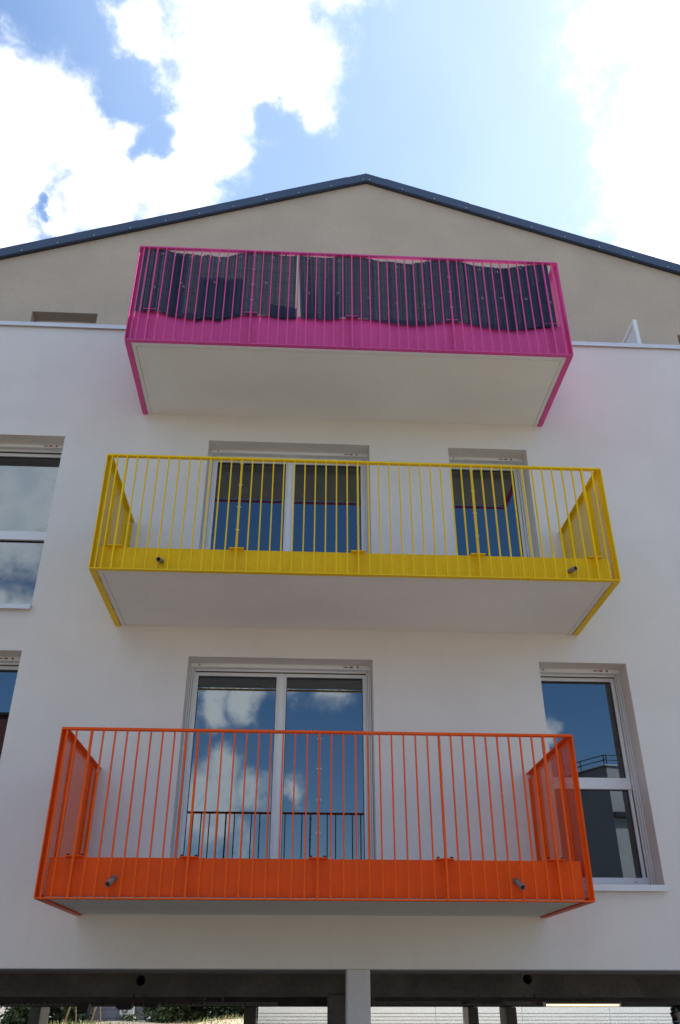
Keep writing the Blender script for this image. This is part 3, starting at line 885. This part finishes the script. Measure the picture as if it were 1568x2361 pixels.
for rr in (.05, .075, .1):
    pts = [(-5.665 + rr * math.cos(a * math.pi / 10), 24.602, -.30 + rr * math.sin(a * math.pi / 10)) for a in range(21)]
    mb.path(pts, .003, 3)
mb.build('grille_ring', ac_white, ac)
MB().box(x0a + .05, x0a + .09, 24.64, 24.999, z0a - .04, z0a - .001).box(x1a - .09, x1a - .05, 24.64, 24.999, z0a - .04, z0a - .001).build('wall_bracket', ac_white, ac)


# trees and bushes
def leafy(name, cx, cy, z0, rx, ry, rz, n, mt, label, cat='bush', trunk=True, size=.13, group=None, seed=1):
    rr = random.Random(seed)
    o = empty(name, (cx, cy, z0), label=label, category=cat)
    if group: o['group'] = group
    clumps = []
    for k in range(26):
        a = rr.uniform(0, 2 * math.pi); e = rr.uniform(-.9, 1); q = rr.uniform(.35, 1.0)
        clumps.append((Vector((cx + rx * q * math.cos(a) * math.sqrt(1 - e * e * .8), cy + ry * q * math.sin(a) * math.sqrt(1 - e * e * .8), z0 + rz * (1.0 + e * .95))), rr.uniform(.25, .5)))
    mb = MB()
    for k in range(n):
        c, s_ = rr.choice(clumps)
        p = c + Vector((rr.gauss(0, s_ * rx * .45), rr.gauss(0, s_ * ry * .45), rr.gauss(0, s_ * rz * .45)))
        if p.z < z0 - .1: p.z = z0 + rr.uniform(0, .3)
        d = Vector((rr.gauss(0, 1), rr.gauss(0, 1), rr.gauss(0, .7))).normalized()
        e_ = d.orthogonal().normalized(); e_.rotate(Matrix.Rotation(rr.uniform(0, 6.28), 3, d))
        L = size * rr.uniform(.6, 1.4); wdt = L * .38
        mb.quad(p, p + d * L * .5 + e_ * wdt, p + d * L, p + d * L * .5 - e_ * wdt)
    mb.build('crown', mt, o)
    tb = MB()
    top = Vector((cx, cy, z0 + rz * .9))
    tb.tube((cx, cy, z0 - .4), top, .09, 8, r1=.05)
    for c, s_ in clumps[:8]: tb.tube(top - Vector((0, 0, rz * .4)), c, .035, 5, r1=.012)
    tb.build('trunk', bark, o)
    return o


leafy('leafy_tree', -8.6, 24.0, -.9, 1.0, .8, 1.3, 11000, leaf_mat, 'dark green tree at the far left, left of the slanting pale pillar', 'tree', seed=3)
leafy('leafy_tree', -7.42, 24.3, -.85, .55, .4, 1.2, 8000, leaf_mat2, 'green tree between the slanting pillar and the blue grey wall', 'tree', seed=4)
leafy('leafy_bush', -4.25, 23.6, -.75, .68, .5, .85, 6000, leaf_mat2, 'bright leafy bush beside the air conditioner', 'bush', seed=5)
leafy('leafy_bush', -3.0, 24.6, -.8, .95, .7, 1.1, 9000, leaf_mat, 'dark evergreen bush in the middle of the hedge row behind the dry bank', 'bush', seed=6)
leafy('leafy_bush', -1.75, 24.0, -.8, .95, .7, 1.1, 9000, leaf_mat2, 'silvery green bush next to the parking pillar behind the dry bank', 'bush', seed=7)
leafy('leafy_bush', -5.35, 24.2, -.8, .22, .2, .17, 500, leaf_mat2, 'small low plant growing right under the air conditioner', 'bush', size=.09, seed=8)

leafy('leafy_tree', -3.6, 31, -1.2, 2.2, 1.2, 2.0, 8000, leaf_mat, 'tall dark tree standing further back behind the middle of the hedge row', 'tree', size=.2, seed=10)
leafy('leafy_tree', -9.0, 30, -1.2, 2.2, 1.2, 2.0, 7000, leaf_mat, 'tall dark tree standing further back behind the trees at the far left', 'tree', size=.2, seed=12)

# grass on the bank
rg = random.Random(9); gb = MB(); gd = MB()
for k in range(5200):
    x = rg.uniform(-12, .4); y = rg.uniform(15.2, 17.9)
    z = ground_z(x, y) + .01
    hgt = rg.uniform(.03, .10) * (1.4 if y > 17 else .8); a = rg.uniform(0, 6.28); wd_ = .012
    lean = Vector((rg.gauss(0, .05), rg.gauss(0, .05), 0))
    b_ = (gb if (y > 17.0 and rg.random() < .75) else gd)
    dx, dy = math.cos(a) * wd_, math.sin(a) * wd_
    p = Vector((x, y, z))
    b_.quad(p - Vector((dx, dy, 0)), p + Vector((dx, dy, 0)), p + Vector((dx * .3, dy * .3, hgt)) + lean, p + Vector((-dx * .3, -dy * .3, hgt)) + lean)
gb.build('green_grass', greenblade, None, kind='stuff', label='green grass tufts along the crest of the sandy bank')
gd.build('dry_grass', dry, None, kind='stuff', label='straw coloured dry grass lying on the sandy bank')

# planting stakes and a low wire fence
for (xa, xb, lb) in ((-7.3, -6.99, 'thick wooden planting stake leaning right before the green tree'), (-6.45, -6.22, 'thin wooden planting stake leaning before the blue grey wall')):
    st = empty('planting_stake', (xa, 23, -.8), label=lb, category='stake', group='wooden planting stakes')
    MB().tube((xa, 23, -.9), (xb, 23.1, .4), .032, 8).build('pole', wood, st, smooth=True)
    MB().tube((xb + .12, 23.15, -.9), (xb - .02, 23.12, .1), .018, 6).build('brace', wood, st)
fn = empty('wire_fence', (-6, 23.9, -.9), label='low wire fence with dark green posts before the blue grey wall', category='fence')
green_fence = mat('fence_green', (.02, .06, .045), .5)
fsrc = None
for x in (-9.8, -8.6, -7.4, -6.95, -5.78, -4.6):
    if fsrc is None: fsrc = MB().box(x - .022, x + .022, 23.88, 23.92, -1.0, -.40).build('post', green_fence, fn, loc=(x, 23.9, -1.0))
    else: inst('post', fsrc, (x, 23.9, -1.0), fn)
mb = MB()
for z in (-.9, -.8, -.7, -.6, -.5, -.42): mb.tube((-9.8, 23.9, z), (-4.6, 23.9, z), .003, 4)
mb.build('wire', green_fence, fn)

# ------------------------------------------------------------------ across the street: seen only in the window glass
def prism(mb, foot, z0, z1):
    n = len(foot); i = len(mb.v)
    mb.v += [(x, y, z0) for x, y in foot] + [(x, y, z1) for x, y in foot]
    for k in range(n): q = (k + 1) % n; mb.f.append((i + k, i + q, i + n + q, i + n + k))
    mb.f.append(tuple(i + n + k for k in range(n)))


A = Vector((9.83, -18.0)); dA = Vector((-.47, -.883)); dB = Vector((.985, -.172))
Bc = A + dA * 14; Dc = A + dB * 10; Cc = Bc + dB * 10
ob = empty('grey_block', (A.x, A.y, -1.7), label='grey block across the street mirrored in the window beside the orange balcony', category='building')
mb = MB(); prism(mb, [(A.x, A.y), (Bc.x, Bc.y), (Cc.x, Cc.y), (Dc.x, Dc.y)], -1.8, 6.54); mb.build('wall', grey_render_far, ob)
nA = Vector((-dB.y, dB.x)); nA = nA if nA.y > 0 else -nA
f0, f1 = A + nA * .02, Dc + nA * .02
mb = MB(); prism(mb, [(A.x, A.y + .004), (f0.x, f0.y), (f1.x, f1.y), (Dc.x, Dc.y + .004)], -1.8, 6.535); mb.build('sunlit_face', sunlit_render_far, ob)  # paler skin paints this side brighter, as the sunlit face of the block
mb = MB(); prism(mb, [(A.x - .05, A.y + .07), (Bc.x - .05, Bc.y), (Cc.x, Cc.y - .05), (Dc.x + .05, Dc.y + .05)], 6.541, 6.58); mb.build('roof_edge', alu, ob)
mb = MB()
for p0, p1 in ((A, Bc), (A, Dc)):
    for z in (6.74, 6.90): mb.tube((p0.x, p0.y, z), (p1.x, p1.y, z), .018, 6)
mb.build('roof_railing', black_metal, ob)
for p0, dd, n in ((A, dA, 13), (A, dB, 9)):
    for k in range(n):
        p = p0 + dd * (.05 + 1.05 * k)
        MB().tube((p.x, p.y, 6.5), (p.x, p.y, 6.9), .018, 6).build('railing_post', black_metal, ob)
mb = MB(); f2 = A + dB * 6 + nA * .16; f3 = A + nA * .16
prism(mb, [(f0.x, f0.y + .002), (f3.x, f3.y), (f2.x, f2.y), ((A + dB * 6 + nA * .022).x, (A + dB * 6 + nA * .022).y)], 4.95, 5.10); mb.build('ledge', black_metal, ob)
rb = empty('dark_red_house', (-14, -21, -1.7), label='dark red flat roofed house mirrored in the lower left window', category='house')
MB().box(-22, -9.3, -30, -20, -1.8, 8.47).build('wall', red_render_far, rb)
MB().box(-22.05, -9.25, -30.05, -19.95, 8.471, 8.56).build('roof_edge', black_metal, rb)
